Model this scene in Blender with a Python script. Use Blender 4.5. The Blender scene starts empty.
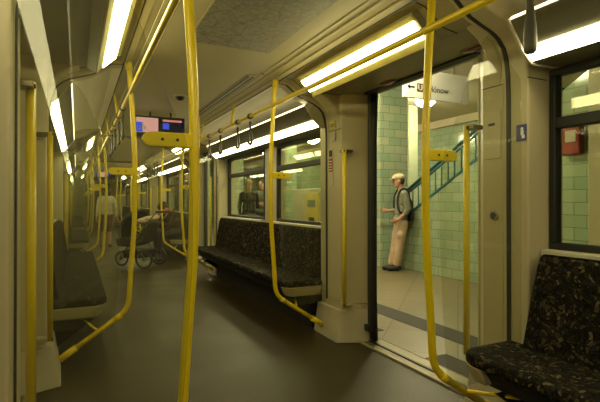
import bpy, bmesh, math, random
from mathutils import Vector, Matrix
random.seed(7)
PI = math.pi
COL = bpy.context.scene.collection
CX = 0.898            # centre line of the carriage
PER = 5.4            # door spacing
# ------------------------------------------------------------------ materials
M = {}
def nt(name):
    m = bpy.data.materials.new(name); m.use_nodes = True
    n = m.node_tree; n.nodes.clear()
    o = n.nodes.new('ShaderNodeOutputMaterial')
    return m, n, o
def N(n, t, **k):
    x = n.nodes.new(t)
    for a, v in k.items():
        if a in x.inputs: x.inputs[a].default_value = v
        else: setattr(x, a, v)
    return x
def pos(n, s=(1, 1, 1)):
    t = N(n, 'ShaderNodeTexCoord'); mp = N(n, 'ShaderNodeMapping')
    mp.inputs['Scale'].default_value = s
    n.links.new(t.outputs['Object'], mp.inputs['Vector'])
    return mp.outputs['Vector']
def ramp(n, fac, stops, interp='LINEAR'):
    r = N(n, 'ShaderNodeValToRGB'); r.color_ramp.interpolation = interp
    e = r.color_ramp.elements
    while len(e) < len(stops): e.new(0.5)
    for i, (p, c) in enumerate(stops):
        e[i].position = p; e[i].color = (*c, 1)
    n.links.new(fac, r.inputs['Fac'])
    return r.outputs['Color']
def mat(name, col, rough=.5, metal=0., var=.12, scale=6., bump=.0, spec=.5, stretch=(1, 1, 1), coat=0.):
    m, n, o = nt(name)
    b = N(n, 'ShaderNodeBsdfPrincipled', Roughness=rough, Metallic=metal)
    b.inputs['Specular IOR Level'].default_value = spec
    b.inputs['Coat Weight'].default_value = coat
    t = N(n, 'ShaderNodeTexNoise', Scale=scale, Detail=5., Roughness=.6)
    n.links.new(pos(n, stretch), t.inputs['Vector'])
    lo = tuple(c * (1 - var) for c in col); hi = tuple(min(1, c * (1 + var)) for c in col)
    n.links.new(ramp(n, t.outputs['Fac'], [(.3, lo), (.7, hi)]), b.inputs['Base Color'])
    if bump:
        bp = N(n, 'ShaderNodeBump', Strength=bump, Distance=.01)
        n.links.new(t.outputs['Fac'], bp.inputs['Height']); n.links.new(bp.outputs['Normal'], b.inputs['Normal'])
    n.links.new(b.outputs['BSDF'], o.inputs['Surface'])
    M[name] = m; return m
def emit(name, col, strength):
    m, n, o = nt(name)
    e = N(n, 'ShaderNodeEmission', Strength=strength); e.inputs['Color'].default_value = (*col, 1)
    n.links.new(e.outputs['Emission'], o.inputs['Surface'])
    M[name] = m; return m
def lamp_ribbed(name, col, strength):
    """prismatic lamp cover: bright with fine darker cross ribs"""
    m, n, o = nt(name)
    w = N(n, 'ShaderNodeTexWave', Scale=13.); w.wave_type = 'BANDS'; w.bands_direction = 'Y'
    n.links.new(pos(n), w.inputs['Vector'])
    c = ramp(n, w.outputs['Fac'], [(.0, tuple(x * .72 for x in col)), (.5, col)])
    e = N(n, 'ShaderNodeEmission', Strength=strength)
    n.links.new(c, e.inputs['Color'])
    n.links.new(e.outputs['Emission'], o.inputs['Surface'])
    M[name] = m; return m
def glass(name, tint, ior=1.45, rough=.02, dirt=.0):
    m, n, o = nt(name)
    t = N(n, 'ShaderNodeBsdfTransparent'); t.inputs['Color'].default_value = (*tint, 1)
    g = N(n, 'ShaderNodeBsdfGlossy', Roughness=rough)
    lw = N(n, 'ShaderNodeLayerWeight', Blend=.5)
    pw = N(n, 'ShaderNodeMath', operation='POWER'); n.links.new(lw.outputs['Facing'], pw.inputs[0]); pw.inputs[1].default_value = 5.
    f0 = ((ior - 1) / (ior + 1)) ** 2
    fr = N(n, 'ShaderNodeMath', operation='MULTIPLY_ADD'); n.links.new(pw.outputs[0], fr.inputs[0]); fr.inputs[1].default_value = 1 - f0; fr.inputs[2].default_value = f0
    mx = N(n, 'ShaderNodeMixShader')
    n.links.new(fr.outputs[0], mx.inputs['Fac']); n.links.new(t.outputs[0], mx.inputs[1]); n.links.new(g.outputs[0], mx.inputs[2])
    last = mx.outputs[0]
    if dirt:
        d = N(n, 'ShaderNodeBsdfDiffuse'); d.inputs['Color'].default_value = (.55, .52, .42, 1)
        no = N(n, 'ShaderNodeTexNoise', Scale=3., Detail=6.)
        n.links.new(pos(n, (1, 1, .3)), no.inputs['Vector'])
        mr = N(n, 'ShaderNodeMapRange'); mr.inputs['From Min'].default_value = .35; mr.inputs['From Max'].default_value = .75
        mr.inputs['To Min'].default_value = dirt * .4; mr.inputs['To Max'].default_value = dirt * 1.6
        n.links.new(no.outputs['Fac'], mr.inputs['Value'])
        m2 = N(n, 'ShaderNodeMixShader')
        n.links.new(mr.outputs[0], m2.inputs['Fac']); n.links.new(last, m2.inputs[1]); n.links.new(d.outputs[0], m2.inputs[2])
        last = m2.outputs[0]
    n.links.new(last, o.inputs['Surface'])
    M[name] = m; return m
def tile(name, c1, c2, mortar, w, h, rough=.12, diag=False, floor=False, vary=True, msize=.006):
    m, n, o = nt(name)
    tc = N(n, 'ShaderNodeNewGeometry')
    s = N(n, 'ShaderNodeSeparateXYZ'); n.links.new(tc.outputs['Position'], s.inputs[0])
    cb = N(n, 'ShaderNodeCombineXYZ')
    if floor:
        mp = N(n, 'ShaderNodeMapping'); mp.inputs['Rotation'].default_value = (0, 0, PI / 4 if diag else 0)
        n.links.new(tc.outputs['Position'], mp.inputs['Vector']); vec = mp.outputs[0]
    else:
        a = N(n, 'ShaderNodeMath', operation='ADD'); n.links.new(s.outputs['X'], a.inputs[0]); n.links.new(s.outputs['Y'], a.inputs[1])
        n.links.new(a.outputs[0], cb.inputs['X']); n.links.new(s.outputs['Z'], cb.inputs['Y']); vec = cb.outputs[0]
    b = N(n, 'ShaderNodeTexBrick'); b.offset = 0. if floor else .5
    b.inputs['Color1'].default_value = (*c1, 1); b.inputs['Color2'].default_value = (*c2, 1); b.inputs['Mortar'].default_value = (*mortar, 1)
    b.inputs['Scale'].default_value = 1.; b.inputs['Brick Width'].default_value = w; b.inputs['Row Height'].default_value = h
    b.inputs['Mortar Size'].default_value = msize; b.inputs['Mortar Smooth'].default_value = .3; b.inputs['Bias'].default_value = 0.
    n.links.new(vec, b.inputs['Vector'])
    no = N(n, 'ShaderNodeTexNoise', Scale=2.2, Detail=4.); n.links.new(tc.outputs['Position'], no.inputs['Vector'])
    mx = N(n, 'ShaderNodeMix'); mx.data_type = 'RGBA'; mx.blend_type = 'MULTIPLY'; mx.inputs['Factor'].default_value = .45
    n.links.new(b.outputs['Color'], mx.inputs['A']); n.links.new(ramp(n, no.outputs['Fac'], [(.3, (.6, .62, .55)), (.7, (1, 1, 1))]), mx.inputs['B'])
    p = N(n, 'ShaderNodeBsdfPrincipled', Roughness=rough)
    n.links.new(mx.outputs['Result'], p.inputs['Base Color'])
    bp = N(n, 'ShaderNodeBump', Strength=.4, Distance=.004); bp.invert = True
    n.links.new(b.outputs['Fac'], bp.inputs['Height']); n.links.new(bp.outputs['Normal'], p.inputs['Normal'])
    n.links.new(p.outputs[0], o.inputs['Surface'])
    M[name] = m; return m

YEL = (.80, .60, .008)
mat('yellow', YEL, .32, var=.05, coat=.3)
mat('yellow_dull', (.36, .31, .20), .5, var=.08)
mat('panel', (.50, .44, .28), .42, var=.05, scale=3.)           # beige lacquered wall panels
mat('panel_pale', (.50, .45, .33), .4, var=.05)
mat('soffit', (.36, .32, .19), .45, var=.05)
mat('ceiling', (.44, .39, .22), .5, var=.04, scale=2.)
mat('cove', (.62, .58, .44), .5, var=.04)
mat('black_rubber', (.012, .012, .011), .55, var=.2)
mat('dark_metal', (.05, .05, .045), .45, metal=.4)
mat('metal', (.45, .43, .38), .3, metal=.9, var=.06)
mat('bronze', (.22, .18, .11), .35, metal=.7)
mat('sill_pale', (.36, .31, .20), .5)
mat('sill_metal', (.20, .17, .11), .4, metal=.6, var=.15, scale=20.)
mat('white_plastic', (.62, .58, .47), .4, var=.04)
mat('heater', (.010, .009, .007), .6)
mat('seat_pan', (.42, .36, .23), .45, var=.06)
mat('red', (.26, .03, .018), .4)
mat('red_lamp', (.16, .022, .02), .25, coat=.4)
mat('purple', (.10, .045, .05), .4)
mat('blue', (.02, .04, .22), .4)
mat('white', (.75, .73, .66), .5, var=.03)
mat('ink', (.01, .01, .01), .5)
mat('brown_badge', (.09, .05, .03), .5)
mat('sticker_yellow', (.6, .5, .08), .5)
mat('strap_grip', (.075, .07, .055), .45, var=.2)
mat('tunnel', (.03, .028, .022), .8)
mat('blue_paint', (.02, .13, .17), .35, var=.1)
mat('station_ceiling', (.60, .52, .34), .7, var=.05, scale=1.)
mat('station_column', (.50, .55, .36), .4, var=.06)
mat('machine', (.55, .52, .38), .4)
mat('machine_yellow', (.62, .50, .10), .4)
mat('machine_screen', (.18, .24, .24), .2)
mat('skin', (.50, .27, .17), .5, var=.06)
mat('cap', (.60, .50, .33), .8, bump=.3, scale=60.)
mat('shirt', (.20, .21, .15), .85, bump=.3, scale=12., var=.2)
mat('khaki', (.50, .36, .24), .85, bump=.4, scale=9., var=.15)
mat('shoe', (.012, .011, .011), .6)
mat('backpack', (.018, .018, .02), .7, bump=.3)
mat('hair_blond', (.34, .23, .10), .7, bump=.4, scale=40.)
mat('hair_brown', (.07, .035, .02), .7, bump=.4, scale=40.)
mat('coat_dark', (.02, .02, .022), .85, bump=.3, scale=10.)
mat('jacket_brown', (.045, .025, .015), .85, bump=.3, scale=10.)
mat('scarf', (.42, .17, .05), .85, bump=.4, scale=30.)
mat('hat_grey', (.045, .04, .03), .9, bump=.4, scale=50.)
mat('shirt_white', (.62, .56, .44), .85, bump=.3, scale=10.)
mat('shorts', (.10, .06, .04), .85)
mat('jeans', (.03, .035, .06), .85, bump=.3)
mat('grey_green', (.16, .17, .12), .85, bump=.3)
mat('pram_fabric', (.018, .018, .018), .8, bump=.4, scale=25.)
mat('pram_frame', (.16, .16, .14), .4, metal=.6)
mat('blanket', (.55, .43, .33), .9, bump=.5, scale=18.)
mat('cable_grey', (.2, .19, .15), .5)
lamp_ribbed('lamp', (1., .89, .46), 17)
emit('lamp_slit', (1., .86, .45), 5.0)
lamp_ribbed('door_lamp', (1., .89, .42), 17)
emit('globe', (1., .92, .56), 95.)
emit('screen_pink', (.85, .42, .36), .75)
emit('screen_dark', (.01, .01, .03), .5)
emit('screen_blue', (.05, .10, .75), .9)
emit('screen_red', (.85, .28, .22), .75)
emit('screen_text', (.05, .08, .25), .5)
glass('screen_glass', (.93, .94, .88), 1.34, .015, dirt=.03)
glass('window_glass', (.90, .93, .84), 1.6, .01)
tile('green_tile', (.30, .40, .25), (.40, .48, .32), (.15, .19, .11), .285, .142, msize=.0045)
tile('pillar_tile', (.34, .47, .33), (.50, .56, .38), (.20, .24, .14), .25, .142, msize=.0045)
tile('platform_tile', (.19, .155, .09), (.22, .18, .105), (.095, .08, .045), .6, .6, rough=.35, diag=True, floor=True)
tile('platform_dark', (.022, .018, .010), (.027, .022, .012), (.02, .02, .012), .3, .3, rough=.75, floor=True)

def seat_fabric():
    m, n, o = nt('seat_fabric')
    v = pos(n)
    no = N(n, 'ShaderNodeTexNoise', Scale=9., Detail=2.); n.links.new(v, no.inputs['Vector'])
    ad = N(n, 'ShaderNodeMix'); ad.data_type = 'RGBA'; ad.blend_type = 'ADD'; ad.inputs['Factor'].default_value = .12
    n.links.new(v, ad.inputs['A']); n.links.new(no.outputs['Color'], ad.inputs['B'])
    vo = N(n, 'ShaderNodeTexVoronoi', Scale=58., feature='DISTANCE_TO_EDGE'); n.links.new(ad.outputs['Result'], vo.inputs['Vector'])
    v2 = N(n, 'ShaderNodeTexVoronoi', Scale=58.); n.links.new(ad.outputs['Result'], v2.inputs['Vector'])
    sp = N(n, 'ShaderNodeSeparateColor'); n.links.new(v2.outputs['Color'], sp.inputs[0])
    base = ramp(n, sp.outputs[0], [(0, (.014, .013, .010)), (.50, (.026, .022, .015)), (.68, (.060, .048, .029)), (.84, (.115, .092, .056)), (.93, (.02, .022, .028))], 'CONSTANT')
    edge = ramp(n, vo.outputs['Distance'], [(0, (.2, .2, .2)), (.12, (1, 1, 1))])
    mx = N(n, 'ShaderNodeMix'); mx.data_type = 'RGBA'; mx.blend_type = 'MULTIPLY'; mx.inputs['Factor'].default_value = 1.
    n.links.new(base, mx.inputs['A']); n.links.new(edge, mx.inputs['B'])
    p = N(n, 'ShaderNodeBsdfPrincipled', Roughness=.95); p.inputs['Specular IOR Level'].default_value = .06
    n.links.new(mx.outputs['Result'], p.inputs['Base Color']); n.links.new(p.outputs[0], o.inputs['Surface'])
    M['seat_fabric'] = m
seat_fabric()
def map_print():
    m, n, o = nt('map_print')
    v = pos(n)
    vo = N(n, 'ShaderNodeTexVoronoi', Scale=30., feature='DISTANCE_TO_EDGE'); n.links.new(v, vo.inputs['Vector'])
    v2 = N(n, 'ShaderNodeTexVoronoi', Scale=8., feature='DISTANCE_TO_EDGE'); n.links.new(v, v2.inputs['Vector'])
    w = N(n, 'ShaderNodeTexNoise', Scale=22., Detail=5.); n.links.new(v, w.inputs['Vector'])
    a = ramp(n, vo.outputs['Distance'], [(0, (.19, .17, .14)), (.10, (.30, .29, .22))])
    b = ramp(n, v2.outputs['Distance'], [(0, (.75, .62, .55)), (.05, (1, 1, 1))])
    c = ramp(n, w.outputs['Fac'], [(.4, (.72, .72, .72)), (.6, (1, 1, 1))])
    x = N(n, 'ShaderNodeMix'); x.data_type = 'RGBA'; x.blend_type = 'MULTIPLY'; x.inputs['Factor'].default_value = 1.
    y = N(n, 'ShaderNodeMix'); y.data_type = 'RGBA'; y.blend_type = 'MULTIPLY'; y.inputs['Factor'].default_value = .8
    n.links.new(a, x.inputs['A']); n.links.new(b, x.inputs['B']); n.links.new(x.outputs['Result'], y.inputs['A']); n.links.new(c, y.inputs['B'])
    p = N(n, 'ShaderNodeBsdfPrincipled', Roughness=.35); n.links.new(y.outputs['Result'], p.inputs['Base Color']); n.links.new(p.outputs[0], o.inputs['Surface'])
    M['map_print'] = m
map_print()
def floor_mat():
    m, n, o = nt('train_floor')
    v = pos(n)
    f = N(n, 'ShaderNodeTexNoise', Scale=60., Detail=4.); n.links.new(v, f.inputs['Vector'])
    g = N(n, 'ShaderNodeTexNoise', Scale=1.6, Detail=5.); n.links.new(v, g.inputs['Vector'])
    a = ramp(n, f.outputs['Fac'], [(.35, (.036, .026, .009)), (.65, (.052, .038, .014))])
    b = ramp(n, g.outputs['Fac'], [(.35, (.82, .82, .80)), (.65, (1, 1, 1))])
    x = N(n, 'ShaderNodeMix'); x.data_type = 'RGBA'; x.blend_type = 'MULTIPLY'; x.inputs['Factor'].default_value = 1.
    n.links.new(a, x.inputs['A']); n.links.new(b, x.inputs['B'])
    p = N(n, 'ShaderNodeBsdfPrincipled', Roughness=.42); p.inputs['Specular IOR Level'].default_value = .3; n.links.new(x.outputs['Result'], p.inputs['Base Color'])
    r = ramp(n, g.outputs['Fac'], [(.3, (.38, .38, .38)), (.7, (.52, .52, .52))]); n.links.new(r, p.inputs['Roughness'])
    n.links.new(p.outputs[0], o.inputs['Surface'])
    M['train_floor'] = m
floor_mat()

# ------------------------------------------------------------------ mesh builder
class MB:
    def __init__(s): s.b = bmesh.new()
    def box(s, x0, x1, y0, y1, z0, z1):
        v = [s.b.verts.new((x, y, z)) for x in (x0, x1) for y in (y0, y1) for z in (z0, z1)]
        for q in ((0, 1, 3, 2), (4, 6, 7, 5), (0, 4, 5, 1), (2, 3, 7, 6), (0, 2, 6, 4), (1, 5, 7, 3)):
            s.b.faces.new([v[i] for i in q])
        return s
    def obox(s, c, ax, ay, az, hx, hy, hz):
        c = Vector(c); ax = Vector(ax).normalized(); ay = Vector(ay).normalized(); az = Vector(az).normalized()
        v = [s.b.verts.new(c + ax * i * hx + ay * j * hy + az * k * hz) for i in (-1, 1) for j in (-1, 1) for k in (-1, 1)]
        for q in ((0, 1, 3, 2), (4, 6, 7, 5), (0, 4, 5, 1), (2, 3, 7, 6), (0, 2, 6, 4), (1, 5, 7, 3)):
            s.b.faces.new([v[i] for i in q])
        return s
    def prism(s, poly, f0, f1):
        """poly: list of 2D; f0/f1: functions 2D -> 3D for the two ends"""
        a = [s.b.verts.new(f0(*p)) for p in poly]; b = [s.b.verts.new(f1(*p)) for p in poly]
        n = len(poly)
        s.b.faces.new(a); s.b.faces.new(b[::-1])
        for i in range(n): s.b.faces.new((a[i], a[(i + 1) % n], b[(i + 1) % n], b[i]))
        return s
    def xz(s, poly, y0, y1):
        return s.prism(poly, lambda x, z: (x, y0, z), lambda x, z: (x, y1, z))
    def xy(s, poly, z0, z1):
        return s.prism(poly, lambda x, y: (x, y, z0), lambda x, y: (x, y, z1))
    def yz(s, poly, x0, x1):
        return s.prism(poly, lambda y, z: (x0, y, z), lambda y, z: (x1, y, z))
    def tube(s, pts, r, seg=12, cap=True):
        pts = [Vector(p) for p in pts]; n = len(pts)
        rs = r if isinstance(r, (list, tuple)) else [r] * n
        d0 = (pts[1] - pts[0]).normalized(); up = Vector((0, 0, 1)) if abs(d0.z) < .9 else Vector((0, 1, 0))
        u = d0.cross(up).normalized(); rings = []
        for i in range(n):
            d = (pts[min(i + 1, n - 1)] - pts[max(i - 1, 0)]).normalized()
            u = (u - d * u.dot(d)).normalized(); w = d.cross(u)
            rings.append([s.b.verts.new(pts[i] + (u * math.cos(2 * PI * k / seg) + w * math.sin(2 * PI * k / seg)) * rs[i]) for k in range(seg)])
        for a, b in zip(rings, rings[1:]):
            for k in range(seg):
                f = s.b.faces.new((a[k], a[(k + 1) % seg], b[(k + 1) % seg], b[k])); f.smooth = True
        if cap: s.b.faces.new(rings[0][::-1]); s.b.faces.new(rings[-1])
        return s
    def loop(s, pts, r, seg=8):
        pts = [Vector(p) for p in pts]; n = len(pts); c = sum(pts, Vector()) / n
        nrm = (pts[0] - c).cross(pts[1] - c).normalized(); rings = []
        for i in range(n):
            d = (pts[(i + 1) % n] - pts[i - 1]).normalized(); u = d.cross(nrm).normalized()
            rings.append([s.b.verts.new(pts[i] + (u * math.cos(2 * PI * k / seg) + nrm * math.sin(2 * PI * k / seg)) * r) for k in range(seg)])
        for i in range(n):
            a, b = rings[i], rings[(i + 1) % n]
            for k in range(seg):
                f = s.b.faces.new((a[k], a[(k + 1) % seg], b[(k + 1) % seg], b[k])); f.smooth = True
        return s
    def ell(s, c, r, rot=None, seg=16, rings=10):
        if not isinstance(r, (tuple, list)): r = (r, r, r)
        m = Matrix.Translation(Vector(c)) @ (rot.to_4x4() if rot else Matrix.Identity(4)) @ Matrix.Diagonal((*r, 1))
        g = bmesh.ops.create_uvsphere(s.b, u_segments=seg, v_segments=rings, radius=1, matrix=m)
        for v in g['verts']:
            for f in v.link_faces: f.smooth = True
        return s
    def cap(s, a, ra, b, rb, seg=14):
        """closed tapered capsule (for remeshed bodies)"""
        s.ell(a, ra, seg=seg, rings=8); s.ell(b, rb, seg=seg, rings=8)
        if (Vector(a) - Vector(b)).length > 1e-4: s.tube([a, b], [ra, rb], seg)
        return s
    def cyl(s, a, b, r, seg=20): return s.tube([a, b], r, seg)
    def build(s, name, m, parent=None, bevel=0., root=None, smooth=None, seg=2, loc=None):
        bmesh.ops.recalc_face_normals(s.b, faces=s.b.faces[:])
        r = root or parent
        off = Vector(loc) if loc is not None else (Vector(r['_o']) if r is not None and '_o' in r else Vector((0, 0, 0)))
        if r is not None or loc is not None: bmesh.ops.translate(s.b, verts=s.b.verts[:], vec=-off)
        me = bpy.data.meshes.new(name); s.b.to_mesh(me); s.b.free()
        me.materials.append(M[m] if isinstance(m, str) else m)
        o = bpy.data.objects.new(name, me); COL.objects.link(o)
        if parent is not None: o.parent = parent; o['_o'] = tuple(off)
        elif loc is not None: o.location = off; o['_o'] = tuple(off)
        if bevel:
            bv = o.modifiers.new('bv', 'BEVEL'); bv.width = bevel; bv.segments = seg; bv.limit_method = 'ANGLE'; bv.angle_limit = math.radians(35)
            for p in me.polygons: p.use_smooth = True
            bv.harden_normals = True
        return o
    def remesh(s, name, m, parent, vox=.008, smooth=4, sub=False):
        """continuous body surface out of overlapping volumes"""
        o = s.build(name, m, parent)
        r = o.modifiers.new('r', 'REMESH'); r.mode = 'VOXEL'; r.voxel_size = vox; r.use_smooth_shade = True
        k = o.modifiers.new('s', 'SMOOTH'); k.iterations = smooth; k.factor = .5
        dg = bpy.context.evaluated_depsgraph_get(); dg.update()
        me = bpy.data.meshes.new_from_object(o.evaluated_get(dg)); o.modifiers.clear(); o.data = me
        return o
def thing(name, label, cat, loc=(0, 0, 0), group=None):
    o = bpy.data.objects.new(name, None); COL.objects.link(o); o.location = loc; o.empty_display_size = .1
    o['_o'] = tuple(loc); o['label'] = label; o['category'] = cat; o['kind'] = 'thing'
    if group: o['group'] = group
    return o
def tag(o, label, cat, group=None):
    o['label'] = label; o['category'] = cat; o['kind'] = 'thing'
    if group: o['group'] = group
    return o
def struct(o): o['kind'] = 'structure'; return o
def sroot(name, loc=(0, 0, 0)):
    o = bpy.data.objects.new(name, None); COL.objects.link(o); o.location = loc; o['_o'] = tuple(loc); o['kind'] = 'structure'
    return o
KIDS = {}
def copy_tree(o, dx=0, dy=0, label=None, parent=None):
    c = o.copy(); COL.objects.link(c)
    if parent is not None: c.parent = parent
    else: c.location = Vector(o.location) + Vector((dx, dy, 0))
    if label: c['label'] = label
    for ch in [x for x in bpy.data.objects if x.parent == o]: copy_tree(ch, parent=c)
    return c
def X(s, q): return CX + s * q
def arc(cx, cy, r, a0, a1, n=6): return [(cx + r * math.cos(a0 + (a1 - a0) * i / n), cy + r * math.sin(a0 + (a1 - a0) * i / n)) for i in range(n + 1)]
def smooth_path(pts, n=5):
    """Catmull-Rom through the points"""
    P = [Vector(p) for p in pts]; P = [P[0] * 2 - P[1]] + P + [P[-1] * 2 - P[-2]]; out = []
    for i in range(1, len(P) - 2):
        for k in range(n):
            t = k / n
            out.append(.5 * ((2 * P[i]) + (P[i + 1] - P[i - 1]) * t + (2 * P[i - 1] - 5 * P[i] + 4 * P[i + 1] - P[i + 2]) * t * t + (3 * P[i] - P[i - 1] - 3 * P[i + 1] + P[i + 2]) * t ** 3))
    out.append(P[-2]); return out

Y_BACK, Y_END = -1.95, 23.4
PORT = range(0, 4)          # doorways at 1.5..3.6 + k*PER
SIDE = {1: 'platform side', -1: 'closed-door side'}
ORD = ['first', 'second', 'third', 'fourth']
WALLQ, OUTQ = 1.22, 1.33
PY0, PY1 = 1.51, 3.62       # portal extent
DY0, DY1 = 1.97, 3.12       # door opening

# ------------------------------------------------------------------ carriage shell
b = MB().box(X(-1, OUTQ), X(1, OUTQ), Y_BACK, Y_END, -.08, 0.)
struct(b.build('floor', 'train_floor'))
# ceiling: flat centre, ridged bands, shallow coves down to the side walls
prof = [(0, 2.17), (.43, 2.17), (.433, 2.165), (.452, 2.164), (.455, 2.167), (.480, 2.164), (.483, 2.158), (.503, 2.156), (.506, 2.159), (.545, 2.150), (.548, 2.145), (.60, 2.136)]
cov = [(.60, 2.136), (.66, 2.145), (.80, 2.13), (.98, 2.075), (1.12, 2.02), (1.22, 1.985)]
def mirror(poly): return [(CX + q, z) for q, z in poly][::-1] + [(CX - q, z) for q, z in poly[1:]]
for s_ in (1, -1): struct(MB().xz([(X(s_, .592), 2.139), (X(s_, .600), 2.139), (X(s_, .600), 2.133), (X(s_, .592), 2.134)], Y_BACK + .01, Y_END - .01).build('trim_ceiling_seam_' + ('left', 'right')[s_ > 0], 'black_rubber'))
b = MB(); inner = mirror(prof); b.xz(inner + [(CX - .60, 2.26), (CX + .60, 2.26)], Y_BACK, Y_END)
struct(b.build('ceiling', 'ceiling'))
for s, nm in ((1, 'right'), (-1, 'left')):
    # side wall: sill panel, header panel, posts between windows
    b = MB(); a, c = sorted((X(s, WALLQ), X(s, OUTQ)))
    spans = []
    for k in range(-1, 4):
        y0, y1 = PY1 + k * PER, PY0 + (k + 1) * PER
        if k == -1: y0 = Y_BACK
        if k == 3: y1 = Y_END
        spans.append((y0, y1))
        b.box(a, c, y0, y1, 0, .905); b.box(a, c, y0, y1, 1.80, 2.2)
        wins = [(y0 + .11, y0 + 1.35), (y0 + 1.73, y1)]
        if k == -1: wins = [(-1.6, -.22), (-.06, y1)]
        e = y0
        for w0, w1 in wins:
            if w0 > e: b.box(a, c, e, w0, .905, 1.80)
            e = w1
        WINS = wins if k == 0 else None
        if k == 0: W0 = wins
    for k in PORT:   # over the doors
        b.box(a, c, PY0 + k * PER, PY1 + k * PER, 2.035, 2.26)
    struct(b.build('wall_' + nm, 'panel'))
    b = MB()
    for (y0, y1) in spans: b.xz([(X(s, q), z) for q, z in cov] + [(X(s, 1.26), 2.24), (X(s, .6), 2.24)], y0 + .0, y1 - .0)
    struct(b.build('trim_cove_' + nm, 'cove'))
# windows
wn = 0
for s in (1, -1):
    for k in range(-1, 4):
        y0, y1 = PY1 + k * PER, PY0 + (k + 1) * PER
        if k == 3: y1 = Y_END
        wins = [(y0 + .11, y0 + 1.35), (y0 + 1.73, y1 - .005)]
        if k == -1: wins = [(-1.6, -.22), (-.06, y1 - .005)]
        for (w0, w1) in wins:
            wn += 1
            r = sroot('window_%d' % wn, (X(s, WALLQ), (w0 + w1) / 2, .905))
            a, c = sorted((X(s, 1.210), X(s, 1.262)))
            f = MB()
            f.box(a, c, w0, w1, .905, .945).box(a, c, w0, w1, 1.765, 1.80).box(a, c, w0, w0 + .032, .945, 1.765).box(a, c, w1 - .032, w1, .945, 1.765)
            f.box(a, c, w0 + .032, w1 - .032, 1.505, 1.56)
            f.build('window_frame', 'black_rubber', r, bevel=.006)
            a, c = sorted((X(s, 1.235), X(s, 1.243)))
            MB().box(a, c, w0 + .04, w1 - .04, .94, 1.77).build('window_pane', 'window_glass', r)
            a, c = sorted((X(s, 1.145), X(s, 1.22)))
            MB().box(a, c, w0 - .01, w1 + (.0 if k == -1 or w1 > y1 - .1 else .02), .878, .912).build('window_sill', 'white_plastic', r, bevel=.005)
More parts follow.
